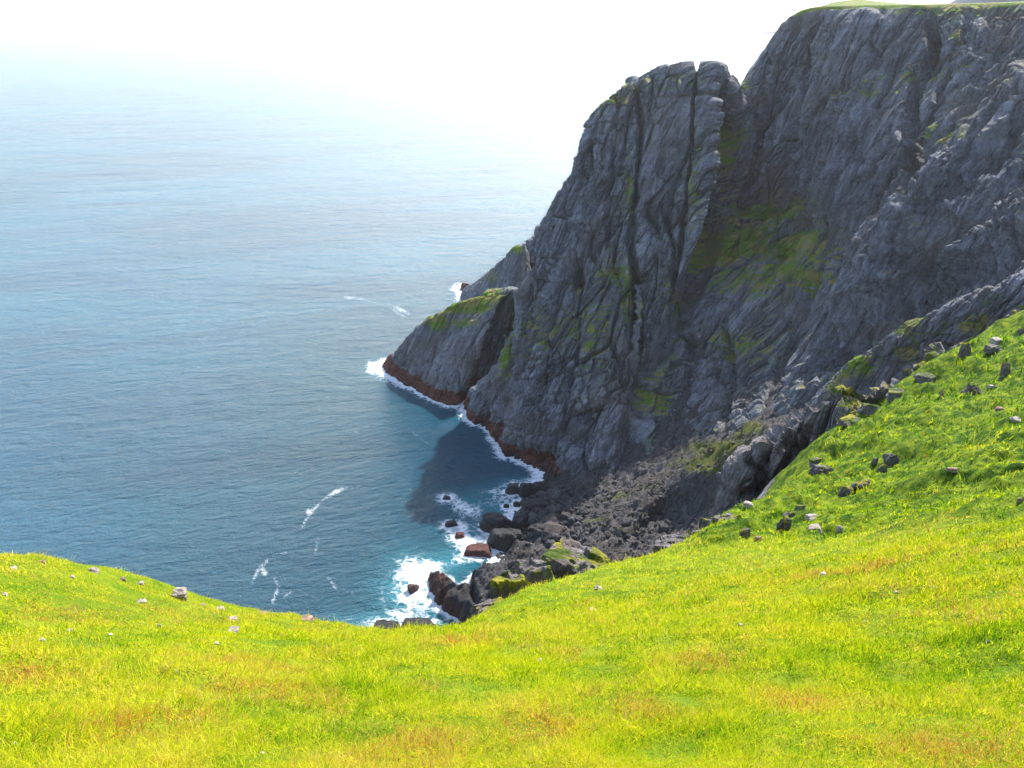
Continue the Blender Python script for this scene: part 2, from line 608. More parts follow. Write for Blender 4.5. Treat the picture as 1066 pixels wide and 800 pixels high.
# gullies, chimneys and cracks: photo line, half width (m), depth (m)
GULLIES = [
    ([(726, 60), (722, 110), (718, 160), (713, 215), (708, 262), (700, 300)], .85, 4.0),
    ([(763, 95), (761, 180), (745, 240), (728, 285), (700, 340), (676, 392), (662, 440), (655, 495)], 3.6, 9.0),
    ([(660, 275), (664, 330), (662, 380), (658, 430), (648, 480), (640, 503)], 1.7, 6.0),
    ([(655, 60), (668, 130), (662, 205), (656, 255), (664, 300), (666, 345)], 1.2, 3.0),
    ([(690, 215), (702, 260), (698, 320), (690, 360)], .9, 2.4),
    ([(548, 262), (546, 310), (527, 330), (512, 368), (500, 400)], 2.4, 3.6),
    ([(597, 268), (602, 290)], 2.0, 3.5),
    ([(640, 150), (632, 210), (634, 262)], 1.0, 1.8),
    ([(752, 330), (757, 380), (752, 440), (745, 478)], 1.3, 2.6),
    ([(720, 350), (712, 400), (708, 450), (712, 492)], 1.3, 2.6),
    ([(968, 20), (975, 55), (955, 95), (945, 140), (944, 170)], 1.8, 4.2),
    ([(1010, 20), (1004, 60), (985, 90), (960, 160), (940, 200)], 1.2, 2.5),
    ([(944, 150), (920, 195), (880, 240), (868, 262)], 1.6, 3.4),
    ([(1066, 190), (1000, 250), (945, 305), (900, 330), (862, 372)], 2.2, 3.8),
    ([(1066, 250), (1020, 280), (975, 300), (930, 330)], 1.8, 3.2),
    ([(910, 175), (870, 240), (845, 300), (812, 370), (795, 440)], 1.2, 2.4),
    ([(860, 130), (845, 170), (832, 215)], 1.0, 2.0),
    ([(890, 140), (868, 190), (845, 225)], 1.0, 2.0),
    ([(1066, 130), (1010, 190), (960, 230)], 1.4, 2.6),
    ([(815, 60), (800, 110), (786, 170), (780, 215)], 1.2, 2.2),
    ([(845, 40), (838, 95), (822, 150)], 1.0, 1.6),
]
pxm = np.linalg.norm(PF - CAM, axis=1) / F
wob = fbm(PF / 6, 3, 7)
for gi, (pts, w, dep) in enumerate(GULLIES):
    if gi >= 10:
        w, dep = w * 1.3, dep * 1.7
    d, al, _ = seg_dist(U, V, pts)
    dm = d * pxm + wob * 1.0
    prof = np.clip(1 - np.abs(dm) / (1.15 * w), 0, 1)**.6
    ends = np.minimum(1, np.minimum(al + .04, 1.04 - al) * 9)
    disp -= 1.6 * dep * prof * ends
# overhanging shadowed blocks above the grass ledge, and ribs that stand proud
for pts, w, dep in [([(660, 290), (668, 350), (662, 420), (648, 490)], 2.6, 0),
                    ([(640, 290), (650, 340), (648, 420)], 2.2, 2.2),
                    ([(735, 90), (742, 150), (735, 210), (712, 290)], 5.0, .9),
                    ([(705, 90), (700, 150), (692, 230), (682, 320)], 2.4, 1.5),
                    ([(1066, 90), (985, 190), (930, 262), (862, 345)], 7.5, 7.0),
                    ([(1066, 220), (960, 300), (885, 355)], 5.0, 4.5),
                    ([(905, 20), (890, 100), (868, 170)], 5.0, 3.0), ([(1030, 30), (1000, 100), (950, 180)], 5.0, 3.5), ([(990, 265), (930, 310), (868, 345)], 4.5, 3.0)]:
    d, al, _ = seg_dist(U, V, pts)
    dm = d * pxm + wob * 1.5
    disp += dep * np.clip(1 - np.abs(dm) / w, 0, 1)**.8 * np.clip((1.02 - al) * 4, 0, 1)
disp += 4.0 * blobs(U, V, [(795, 288, 40, 16, 1.), (765, 275, 18, 12, .6)]) - 4.5 * blobs(U, V, [(800, 212, 36, 14, 1.), (830, 232, 22, 12, 1.), (600, 283, 9, 14, .6)])
# calm the outermost back and the turf of the plateau
plateau = sstep(r_top - 4, r_top + 1, rows + 3.0 * wob) * sstep(70, 85, PF[:, 0]) * sstep(117.6, 118.8, PF[:, 2])
disp = disp * (1 - .93 * plateau) * (1 - .45 * sstep(r_top - 16, r_top - 2, rows) * sstep(75, 90, PF[:, 0]))
base_fade = sstep(-6, 3, PF[:, 2]) * .7 + .3
D = PF + NF * (disp * base_fade)[:, None]
D3 = D.reshape(nr, ncol, 3)
N2 = grid_normals(D3).reshape(-1, 3)
if (N2 * NF).sum(1).mean() < 0:
    N2 = -N2
veg_patch = blobs(U, V, [(800, 215, 44, 18, .72), (775, 250, 40, 28, .85), (820, 258, 38, 22, .78), (758, 265, 24, 14, 1.1), (835, 288, 30, 16, .72),
                         (790, 295, 45, 16, .6), (640, 285, 22, 16, .62), (655, 300, 14, 40, .55), (770, 140, 6, 40, .75), (772, 110, 6, 20, .8),
                         (660, 470, 20, 18, .6), (700, 460, 26, 22, .62), (690, 420, 12, 30, .5), (765, 355, 40, 14, .45), (700, 310, 12, 45, .45),
                         (655, 190, 6, 50, .55), (690, 90, 45, 10, .42), (640, 105, 20, 8, .55), (960, 80, 50, 10, .45), (1000, 40, 12, 50, .42),
                         (900, 95, 60, 10, .36), (985, 150, 20, 10, .55), (940, 210, 18, 8, .5), (720, 190, 10, 60, .45), (560, 345, 30, 25, .38),
                         (525, 370, 8, 35, .6), (735, 480, 50, 10, .6), (870, 290, 40, 14, .35), (1000, 12, 60, 5, .55), (620, 340, 40, 50, .28)])
ledge = sstep(.45, .85, N2[:, 2])
fz = fbm(PF / 20, 4, 44)
veg_patch = veg_patch * 1.18
veg = np.clip(veg_patch * (.72 + .45 * ledge) + .34 * ledge * sstep(8, 25, PF[:, 2]) + .12 * fz, 0, 1)
veg = np.maximum(veg, plateau)
zz = D[:, 2] + 2.2 * fbm(PF / 5, 4, 66) + 1.2 * fbm(PF / 1.4, 2, 67)
sea_side = sstep(20, 8, PF[:, 0])
red = sstep(4.4, 2.4, zz) * sea_side
wet = np.maximum(sstep(7.0, 3.0, zz) * .28, sstep(1.4, .3, zz)) * sstep(40, 25, PF[:, 0])
me = raw_mesh('cliff', D, grid_faces(nr, ncol), smooth=False)
for nme, a in (('veg', veg), ('red', red), ('wet', wet), ('tint', rock_tint(PF))):
    set_attr(me, nme, a)
cliff = structure('cliff', me, M_cliff, 'tall dark grey sea cliff with vertical gullies and a flat grassy top')
SHORE = [D[np.abs(D[:, 2]) < .8]]
SOLID = [(D, grid_faces(nr, ncol))]


def lattice_rock(name, net, res, mat, amp, scale, seed, veg_fn=None, red_h=0.0, wet_h=0.0, back_cols=0, gullies=(), fade_low=None):
    G = loft(net, res, back_cols)
    nr, ncl = G.shape[:2]
    Nn = grid_normals(G)
    P, Nf = G.reshape(-1, 3), Nn.reshape(-1, 3)
    mid = (nr // 2) * ncl + ncl // 2
    if Nf[mid] @ (CAM - P[mid]) < 0:
        Nf = -Nf
    d = rock_disp(P, amp, scale, seed)
    u, v = project(P)
    pm = np.linalg.norm(P - CAM, axis=1) / F
    wb = fbm(P / (6 * scale), 3, 7)
    for pts, w, dep in gullies:
        dd, al, _ = seg_dist(u, v, pts)
        d -= dep * np.clip(1 - np.abs(dd * pm + wb * w * .4) / w, 0, 1)**.7
    if fade_low is not None:
        d *= .3 + .7 * sstep(fade_low[0], fade_low[1], P[:, 2])
    Dd = P + Nf * d[:, None]
    n2 = grid_normals(Dd.reshape(nr, ncl, 3)).reshape(-1, 3)
    if (n2 * Nf).sum(1).mean() < 0:
        n2 = -n2
    vg = np.zeros(len(Dd)) if veg_fn is None else np.clip(veg_fn(u, v, n2, Dd), 0, 1)
    z = Dd[:, 2] + 1.3 * fbm(P / 4, 3, 66)
    rd = sstep(red_h + 1, red_h - 1, z) if red_h else np.zeros(len(Dd))
    wt = np.maximum(sstep(wet_h + 3, wet_h - 1, z) * .3, sstep(1.2, .2, z)) if wet_h else np.zeros(len(Dd))
    me = raw_mesh(name, Dd, grid_faces(nr, ncl), smooth=False)
    for nme, a in (('veg', vg), ('red', rd), ('wet', wt), ('tint', rock_tint(P, scale, seed))):
        set_attr(me, nme, a)
    SHORE.append(Dd[np.abs(Dd[:, 2]) < .8])
    SOLID.append((Dd, grid_faces(nr, ncl)))
    return link(name, me, mat)


def wrap(front, back, far, low=(-1, -3, -9)):
    """front columns [col][row] plus hidden back columns and a row below the waterline"""
    n = np.moveaxis(np.array(front), 0, 1)
    lo = n[0] + np.array(low)
    n = np.concatenate([[lo], n])
    L1, L2 = n[:, :1] + np.array(back), n[:, :1] + np.array(far)
    return np.concatenate([L2, L1, n], 1)


# the green-capped promontory
pf = [col((398, 418, 441, 468, 500), (381, 357, 336, 319, 309), (274, 273, 271, 269, 268)),
      col((433, 446, 464, 486, 512), (407, 379, 353, 326, 308), (252, 256, 259, 262, 264)),
      col((472, 481, 494, 508, 526), (422, 397, 365, 335, 308), (240, 244, 249, 254, 259)),
      col((486, 496, 508, 520, 532), (424, 402, 372, 342, 312), (246, 252, 257, 262, 266)),
      col((504, 512, 522, 532, 542), (414, 396, 370, 343, 316), (252, 258, 264, 270, 276))]
pn = wrap(pf, (12, 14, -6), (45, 40, -25))
tb = pn[-1] + np.array([4, 10, -1.5]); tb2 = pn[-1] + np.array([10, 34, -16])
pn = np.concatenate([pn, [tb], [tb2]])
prom = lattice_rock('promontory', pn, 1.3, M_cliff, .62, .7, 5,
                    lambda u, v, n, P: blobs(u, v, [(480, 318, 36, 9, 1.0), (505, 310, 24, 7, 1.0), (455, 335, 16, 12, .72), (480, 335, 30, 9, .5)]) + .22 * sstep(.5, .9, n[:, 2]) * sstep(6, 14, P[:, 2]),
                    red_h=3.6, wet_h=3.0, back_cols=2, gullies=[([(494, 400), (500, 380), (510, 350), (526, 312)], 1.6, 1.6)], fade_low=(-5, 4))
prom['kind'] = 'structure'
prom['label'] = 'low wedge-shaped headland with green cap and rusty waterline'

# the pointed stack behind it
sf = [col((481, 497, 511, 523, 533), (303, 292, 281, 270, 260), (352, 344, 336, 328, 322)),
      col((500, 508, 518, 530, 539), (316, 301, 286, 270, 257), (318, 320, 320, 319, 318)),
      col((530, 532, 537, 542, 545), (330, 310, 290, 274, 258), (300, 305, 309, 312, 315)),
      col((556, 556, 556, 555, 552), (330, 312, 296, 284, 272), (296, 302, 307, 312, 316))]
sn = wrap(sf, (10, 16, -5), (30, 45, -22))
sn = np.concatenate([sn, [sn[-1] + np.array([3, 6, -1])], [sn[-1] + np.array([8, 24, -18])]])
stack = lattice_rock('sea_stack', sn, 1.4, M_cliff, .45, .6, 8,
                     lambda u, v, n, P: blobs(u, v, [(538, 259, 9, 5, .9), (512, 288, 14, 12, .5)]), red_h=0, wet_h=3, back_cols=2, fade_low=(-5, 4))
tag(stack, 'pointed rock stack with a green tip behind the promontory', 'rock stack')

# ------------------------------------------------------------------ spur and rim of rock on the right


def ridge_net(line, front, front2, back, back2):
    c = np.array([PY(*p) for p in line])
    return np.stack([c + np.array(front2), c + np.array(front), c, c + np.array(back), c + np.array(back2)])


spur = lattice_rock('rock_spur', ridge_net(
    [(770, 545, 119), (790, 512, 119), (806, 482, 120), (826, 449, 121), (852, 415, 121), (888, 383, 121), (940, 350, 120), (1000, 320, 118), (1070, 297, 115), (1250, 240, 110), (1500, 180, 105)],
    (-3, -9, -17), (-8, -22, -50), (2, 5, -3), (5, 16, -34)), 1.0, M_cliff, .75, .48, 21,
    lambda u, v, n, P: .16 + .16 * sstep(.4, .8, n[:, 2]) + .62 * fbm(P / 3.2, 4, 12) + blobs(u, v, [(900, 385, 45, 18, .22), (990, 345, 45, 14, .18)]))
spur['kind'] = 'structure'
spur['label'] = 'lower rock spur dotted with green below the cliff wall'

rim = lattice_rock('rock_bluff', ridge_net(
    [(748, 540, 62), (757, 507, 62), (770, 482, 62), (798, 465, 62), (835, 440, 62), (868, 412, 62), (884, 408, 62), (905, 418, 63), (935, 404, 64), (960, 386, 65), (990, 366, 68), (1030, 342, 71), (1075, 322, 73)],
    (-.6, -2.6, -4.5), (-.8, -6, -13), (.6, 1.6, -.6), (2.5, 6, -16)), 1.25, M_near, .85, .62, 31,
    lambda u, v, n, P: .10 + .5 * sstep(.5, .9, n[:, 2]) * (u > 862) + .30 * fbm(P / 2, 3, 12) * (u > 855) + blobs(u, v, [(880, 404, 16, 6, .75), (912, 400, 10, 4, .7), (960, 378, 22, 6, .6), (900, 425, 30, 12, .3)]),
    gullies=[([(795, 470), (800, 490), (790, 515)], .35, .9), ([(815, 455), (822, 475), (812, 500)], .3, .8), ([(840, 445), (836, 465), (845, 485)], .4, 1.0),
             ([(770, 515), (800, 505), (830, 498), (850, 482)], .6, 1.4), ([(780, 480), (800, 500), (812, 512)], .5, 1.3), ([(820, 450), (835, 475), (842, 492)], .5, 1.3)])
rim['kind'] = 'structure'
rim['label'] = 'rugged brown-grey rock bluff along the edge of the green hill'

# ------------------------------------------------------------------ HILLSIDE (height field)


def rbf_fit(pts):
    P = np.asarray(pts, float)
    X, z = P[:, :2], P[:, 2]
    n = len(P)
    K = np.hypot(X[:, None, 0] - X[None, :, 0], X[:, None, 1] - X[None, :, 1])
    A = np.zeros((n + 3, n + 3))
    A[:n, :n] = K - 1e-3 * np.eye(n) * 0
    A[:n, n:] = np.c_[np.ones(n), X]; A[n:, :n] = A[:n, n:].T
    w = np.linalg.solve(A, np.r_[z, 0, 0, 0])

    def f(x, y):
        sh = x.shape
        x, y = x.ravel(), y.ravel()
        out = w[n] + w[n + 1] * x + w[n + 2] * y
        for k in range(n):
            out = out + w[k] * np.sqrt((x - X[k, 0])**2 + (y - X[k, 1])**2 + .25)
        return out.reshape(sh)
    return f


CREST = [(-500, 548, 9), (-200, 566, 10.5), (0, 580, 12), (60, 583, 12.4), (110, 591, 12.8), (160, 604, 13), (205, 620, 13.2), (250, 633, 13.5), (330, 648, 14), (400, 656, 14.5),
         (450, 656, 15), (490, 648, 16), (520, 630, 18), (560, 611, 20), (620, 592, 22), (680, 577, 25), (725, 562, 29), (752, 545, 33), (770, 525, 38),
         (795, 519, 42), (828, 506, 45), (848, 499, 47), (860, 484, 51), (863, 460, 55), (872, 450, 57), (900, 433, 58.5), (930, 416, 60), (960, 385, 63), (1000, 356, 66), (1040, 333, 69), (1066, 321, 70), (1200, 270, 76), (1450, 190, 82), (1800, 120, 88)]
INNER = [(533, 800, 4.0), (0, 800, 3.6), (266, 800, 3.8), (800, 800, 3.8), (1066, 800, 3.6), (-300, 800, 3.3), (1400, 800, 3.2),
         (533, 720, 6.0), (533, 660, 10), (0, 700, 5.5), (0, 640, 8), (200, 700, 6.3), (200, 645, 10.8), (400, 690, 8), (660, 640, 13), (700, 700, 7.0),
         (1066, 700, 5.4), (1066, 600, 8.6), (900, 640, 8.6), (800, 600, 14), (900, 580, 15), (1066, 545, 12.5), (980, 556, 15.5), (880, 560, 21), (790, 568, 24),
         (1066, 510, 22), (980, 530, 24), (1066, 450, 37), (1000, 470, 38), (930, 500, 37), (880, 520, 36), (830, 535, 36), (900, 465, 49), (960, 430, 52), (1066, 380, 55), (1250, 420, 40), (1300, 520, 18), (1300, 560, 11)]
crest3 = np.array([PY(*c) for c in CREST])
ctrl = list(crest3) + [PY(*c) for c in INNER]
ctrl += [np.array(p) for p in [(0, 0, H - 1.75), (-3, 0, H - 1.5), (3, 0, H - 1.4), (0, -6, H + 1.5), (-14, -5, H + 0), (14, -5, H + 2.0), (30, 0, H + 2), (-30, 0, H - 3), (0, -20, H + 6), (50, -10, H + 6)]]
hz = rbf_fit(ctrl)


def grow(a, b, step, lim_lo, lim_hi, g=1.07):
    mid = np.arange(a, b, step)
    lo, hi, s = [], [], step
    x = a
    while x > lim_lo:
        s *= g; x -= s; lo.append(x)
    s, x = step, mid[-1]
    while x < lim_hi:
        s *= g; x += s; hi.append(x)
    return np.r_[lo[::-1], mid, hi]


hx = grow(-14, 34, .115, -75, 150, 1.05)
hy = grow(.8, 30, .115, -28, 135, 1.028)
HX, HY = np.meshgrid(hx, hy)
cd, ca, cs = seg_dist(HX, HY, crest3)
zc = np.interp(ca * (len(crest3) - 1), np.arange(len(crest3)), crest3[:, 2])
beyond = np.where(cs > 0, cd, 0)
fall = .80 * beyond + .95 * (beyond - 1.4 * (1 - np.exp(-beyond / 1.4)))
Z = np.where(cs > 0, zc - fall, hz(HX, HY))
flat = np.stack([HX.ravel(), HY.ravel(), np.zeros(HX.size)], 1)
dist = np.hypot(HX, HY).ravel()
pu, pv = project(np.stack([HX, HY, Z], -1))
pu, pv = pu.ravel(), pv.ravel()
# the right-hand hill behind the bright shelf
shelf, _, sh_side = seg_dist(HX.ravel(), HY.ravel(), [PY(700, 590, 23), PY(790, 566, 24.5), PY(880, 557, 21.5), PY(980, 553, 16.5), PY(1066, 541, 13), PY(1300, 550, 11.5), PY(1700, 560, 10)])
hill = sstep(-.5, 2.0, shelf * sh_side + .6 * fbm(flat / 2.5, 3, 5)) * sstep(690, 760, pu)
lump = .13 * fbm(flat / 1.1, 4, 1) + .06 * fbm(flat / .30, 3, 2)
lump += hill * (1.5 * fbm(flat / 6.0, 4, 3) + .95 * np.abs(fbm(flat / 1.9, 4, 4)) + .22 * fbm(flat / .7, 3, 14)) - hill * .15
lump += (1 - hill) * .10 * fbm(flat / 3.0, 3, 6)
keep = sstep(0, 1.2, np.abs(cd).ravel())
lump = np.where(beyond.ravel() > 0, lump + 1.4 * sstep(3, 14, beyond.ravel()) * facet(np.stack([HX.ravel() / 4, HY.ravel() / 4, Z.ravel() / 7], 1), 9), lump)
Z = Z + lump.reshape(Z.shape)
lush = np.clip(hill * .95 + .30 * (fbm(flat / 2.2, 4, 8) > .18) * sstep(.15, .3, fbm(flat / 2.2, 4, 8)), 0, 1)
rock_m = sstep(2.6, 5.5, beyond.ravel())
HP = np.stack([HX.ravel(), HY.ravel(), np.maximum(Z.ravel(), -6)], 1)
hfaces = grid_faces(len(hy), len(hx))
me = raw_mesh('hillside', HP, hfaces)
set_attr(me, 'lush', lush); set_attr(me, 'rock', rock_m)
hillside = structure('hillside', me, M_turf, 'steep grassy hillside dropping to the sea')
SOLID.append((HP, hfaces))
bvh_hill = BVHTree.FromPolygons([tuple(p) for p in HP], hfaces.tolist())


def hgrid(arr, x, y):
    A = arr.reshape(len(hy), len(hx))
    i = np.clip(np.searchsorted(hx, x) - 1, 0, len(hx) - 2); j = np.clip(np.searchsorted(hy, y) - 1, 0, len(hy) - 2)
    a = (x - hx[i]) / (hx[i + 1] - hx[i]); b = (y - hy[j]) / (hy[j + 1] - hy[j])
    return A[j, i] * (1 - a) * (1 - b) + A[j, i + 1] * a * (1 - b) + A[j + 1, i] * (1 - a) * b + A[j + 1, i + 1] * a * b

# ------------------------------------------------------------------ GRASS (one object)


def on(bvh, u, v):
    d = ray(u, v)
    loc, nor, _, t = bvh.ray_cast(Vector(CAM), Vector(d).normalized())
    return loc


def make_grass(nb):
    az = rng.uniform(R(-46), R(46), nb)
    r = np.exp(rng.uniform(math.log(2.6), math.log(80), nb))
    pick = rng.random(nb) < .62
    r = np.where(pick, np.exp(rng.uniform(math.log(2.8), math.log(17), nb)), r)
    x, y = r * np.sin(az), r * np.cos(az)
    # clumping: pull part of the blades to tuft centres
    q = np.stack([x, y, np.zeros(nb)], 1)
    by = hgrid(beyond, x, y)
    ok = (by < 1.3)
    dens = .5 + .9 * fbm(q / .35, 2, 15)
    ok &= rng.random(nb) < np.clip(.42 + dens * .6, .35, 1)
    x, y, r, q, by = x[ok], y[ok], r[ok], q[ok], by[ok]
    n = len(x)
    z = hgrid(HP[:, 2], x, y)
    hl = hgrid(hill, x, y)
    w = np.maximum(.0036, .00100 * r) * rng.uniform(.5, 1.6, n)
    patch = fbm(q / 1.6, 4, 21); patch2 = fbm(q / .55, 3, 22); rustp = fbm(q / .9, 3, 23)
    h = (.040 + .0030 * r) * rng.uniform(.4, 1.5, n) * (1 + 1.1 * patch2)
    h = np.where(hl > .5, h * .75, h); w = np.where(hl > .5, w * 1.25, w)
    h *= np.where(by > 0, .7, 1)
    left = sstep(-2, -5.5, x) * sstep(5.5, 9, y)          # short cropped turf on the shoulder
    h *= 1 - .55 * left
    tall = (rng.random(n) < .02)
    h = np.where(tall, h * 1.9 + .04, h)
    w = np.where(tall, w * .6, w)
    tone = .53 + .20 * patch + .24 * patch2 + rng.normal(0, .20, n)
    tone = np.where(hl > .5, .13 + .40 * fbm(q / 7, 3, 25) + .42 * patch + .40 * patch2 + rng.normal(0, .14, n), tone)
    clump = fbm(q / .17, 2, 27)
    tone = tone + .22 * clump * (r < 20)
    tone += .10 * left
    tone = np.clip(tone, 0.02, .80)
    dry = rng.random(n)
    tone = np.where((dry < .045) & (hl < .5), .86, tone)
    rp = sstep(.15, .5, rustp)
    RUST = [(271, 720, .55), (150, 757, .5), (235, 690, .35), (480, 668, .55), (440, 772, .5), (560, 760, .45), (905, 592, .8), (850, 600, .5), (735, 690, .5), (1000, 782, .5), (675, 740, .4), (60, 640, .6), (190, 640, .8), (830, 735, .35), (30, 700, .4)]
    GREEN = [(272, 662, .8), (300, 668, .6), (560, 625, 1.2), (600, 700, .7), (900, 640, .8), (1040, 665, .6), (850, 680, .6), (360, 720, .4), (720, 770, .4), (520, 690, .6), (960, 705, .5), (90, 760, .35), (640, 780, .35)]
    rs, gs = np.zeros(n), np.zeros(n)
    for lst, acc in ((RUST, rs), (GREEN, gs)):
        for (a_, b_, r_) in lst:
            L = on(bvh_hill, a_, b_)
            if L is not None:
                np.maximum(acc, np.exp(-((x - L.x)**2 + (y - L.y)**2) / (r_ * r_)), out=acc)
    tone = np.where(tone > .3, tone - .24 * gs * (.6 + patch2), tone)
    rp = np.maximum(rp, 1.25 * rs)
    tone = np.where((rng.random(n) < .016 + .45 * rp * (hl < .5)), np.where(rng.random(n) < .3 + .6 * rs, rng.uniform(.90, 1.0, n), rng.uniform(.74, .92, n)), tone)
    th = rng.uniform(0, 2 * math.pi, n)
    tus = (hl > .5) & (fbm(q / 1.3, 3, 41) > .12)
    h = np.where(tus, h * 1.7, h)
    tone = np.where(tus, tone + .12, tone)
    lean = rng.uniform(.2, 1.5, n)
    la = th + rng.normal(0, .9, n)
    lx = np.cos(la) * lean + .28; ly = np.sin(la) * lean + .25
    wx, wy = -np.sin(th) * w * .5, np.cos(th) * w * .5
    base = np.stack([x, y, z - .012], 1)
    side = np.stack([wx, wy, np.zeros(n)], 1)
    midp = base + np.stack([lx * h * .32, ly * h * .32, h * .62], 1)
    tip = base + np.stack([lx * h * .95, ly * h * .95, h * rng.uniform(.75, 1.0, n)], 1)
    V = np.stack([base - side, base + side, midp + side * .8, midp - side * .8, tip], 1).reshape(-1, 3)
    k = np.arange(n) * 5
    f4 = np.stack([k, k + 1, k + 2, k + 3], 1); f3 = np.stack([k + 3, k + 2, k + 4], 1)
    me = raw_mesh('grass', V, f4, f3, smooth=True)
    set_attr(me, 'tone', np.repeat(tone, 5))
    return me


stuff('grass', make_grass(900000), M_blade, 'bright yellow-green grass covering the hillside', 'grass')

# ------------------------------------------------------------------ COVE FLOOR
cove_pts = [PZ(*p) for p in [(575, 505, .6), (545, 518, -.6), (535, 540, -.3), (520, 560, .3), (500, 575, -1), (560, 525, 1.8), (590, 520, 3), (640, 505, 5), (690, 500, 9), (735, 478, 20), (775, 468, 30), (810, 470, 36),
                             (760, 500, 25), (720, 505, 17), (700, 540, 10), (660, 545, 7.5), (610, 550, 5), (570, 545, 3), (740, 530, 15), (770, 530, 22), (720, 560, 13), (650, 580, 9), (600, 580, 6), (800, 540, 30), (640, 620, 9), (560, 620, 3), (700, 620, 14), (860, 540, 40),
                             (480, 500, -6), (430, 560, -6), (450, 450, -8), (500, 620, -3), (400, 640, -8), (535, 500, -2.5)]]
cf = rbf_fit(cove_pts)
cx, cy = np.arange(-42, 110, .55), np.arange(104, 212, .55)
CX, CY = np.meshgrid(cx, cy)
CZ = cf(CX, CY)
pc = np.stack([CX.ravel(), CY.ravel(), CZ.ravel()], 1)
cu, cv = project(pc)
step_d, _, step_s = seg_dist(cu, cv, [(690, 530), (712, 512), (745, 512), (770, 508), (800, 505)])
rough = .55 * facet(pc / np.array([.9, .9, 50]), 4) + .45 * facet(pc / np.array([2.2, 2.2, 50]), 3) + .8 * fbm(pc / 9, 4, 5)
stepd = 3.5 * sstep(-6, 6, -step_d * step_s) * np.exp(-(step_d / 60)**2)
CZf = CZ.ravel() + rough * sstep(-3, 2, CZ.ravel()) + stepd
CP3 = np.stack([CX.ravel(), CY.ravel(), CZf], 1)
ng = grid_normals(CP3.reshape(len(cy), len(cx), 3)).reshape(-1, 3)
cveg = blobs(cu, cv, [(755, 478, 56, 16, .95), (735, 495, 46, 14, .95), (770, 500, 26, 14, .8), (700, 505, 26, 8, .5), (640, 525, 26, 10, .62), (620, 545, 20, 9, .62), (655, 560, 24, 10, .62), (680, 520, 22, 10, .62), (790, 480, 30, 16, .95), (775, 455, 30, 16, .8), (690, 545, 14, 10, .5), (805, 500, 30, 20, .8)]) * (.8 + .3 * fbm(pc / 4, 3, 4))
me = raw_mesh('cove_floor', CP3, grid_faces(len(cy), len(cx)))
set_attr(me, 'veg', np.clip(cveg, 0, 1)); set_attr(me, 'red', np.zeros(len(CP3))); set_attr(me, 'wet', sstep(3.0, 1.0, CZf))
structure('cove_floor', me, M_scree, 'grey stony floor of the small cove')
SHORE.append(CP3[np.abs(CZf) < .5])
cfaces = grid_faces(len(cy), len(cx))
bvh_cove = BVHTree.FromPolygons([tuple(p) for p in CP3], cfaces.tolist())

# ------------------------------------------------------------------ ROCKS
import bmesh


def sphere_dirs(sub):
    bm = bmesh.new()
    bmesh.ops.create_icosphere(bm, subdivisions=sub, radius=1)
    V = np.array([v.co[:] for v in bm.verts])
    Fc = np.array([[l.index for l in f.verts] for f in bm.faces])
    bm.free()
    return V / np.linalg.norm(V, axis=1, keepdims=True), Fc


DIRS = {s: sphere_dirs(s) for s in (3, 4, 5)}


def rock_mesh(name, seed, mat, sub=3, planes=13, rough=.05, veg=0.0, wet=0.0, flat_top=False, size=1.0):
    """a broken block: the hull of random planes, roughened; spans about -1..1"""
    g = np.random.default_rng(seed)
    V, Fc = DIRS[sub]
    n = g.normal(size=(planes, 3)); n /= np.linalg.norm(n, axis=1, keepdims=True)
    n = np.concatenate([n, [[0, .1, 1], [0, 0, -1], [1, .2, .1], [-1, .1, .2], [.1, 1, .1], [0, -1, .25]]])
    n /= np.linalg.norm(n, axis=1, keepdims=True)
    off = g.uniform(.62, 1.0, len(n))
    if flat_top:
        off[planes] = .55
    dd = np.maximum(V @ n.T, 1e-3)
    r = (off / dd)
    r = np.sort(r, axis=1)
    rr = r[:, 0] * .95 + .05 * np.minimum(r[:, 1], r[:, 0] * 1.25)
    P = V * rr[:, None]
    P /= np.abs(P).max(0)
    nz = fbm(P * 2.3 + seed * 3.1, 4, seed) + .8 * facet(P * np.array([2.2, 2.2, 3.4]) + seed * 1.7, seed)
    P = P * (1 + rough * nz)[:, None]
    me = raw_mesh(name, P, None, Fc, smooth=False)
    zero = np.zeros(len(P))
    vg = np.clip(veg * sstep(.45, 1.0, P[:, 2] / 1.0 + .55 * fbm(P * 3, 3, seed + 5)), 0, 1) if veg else zero
    set_attr(me, 'veg', vg); set_attr(me, 'red', zero); set_attr(me, 'wet', zero + wet)
    me.materials.append(mat)
    return me


def sized(loc, w, h):
    f = ((loc[1]) * CP - (loc[2] - H) * SP) / F
    return w * f, h * f


# --- boulder field: 260 individual boulders plus the fine rubble as one mass
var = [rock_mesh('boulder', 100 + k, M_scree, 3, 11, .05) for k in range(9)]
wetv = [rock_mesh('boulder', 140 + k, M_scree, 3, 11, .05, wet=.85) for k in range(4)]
poly = [(548, 506), (575, 508), (620, 504), (668, 502), (705, 506), (720, 520), (700, 540), (690, 560), (660, 575), (620, 590), (585, 582), (560, 560), (545, 540), (530, 525)]


def inside(u, v, pl):
    c = False
    j = len(pl) - 1
    for i in range(len(pl)):
        (ax, ay), (bx, by) = pl[i], pl[j]
        if (ay > v) != (by > v) and u < (bx - ax) * (v - ay) / (by - ay) + ax:
            c = not c
        j = i
    return c


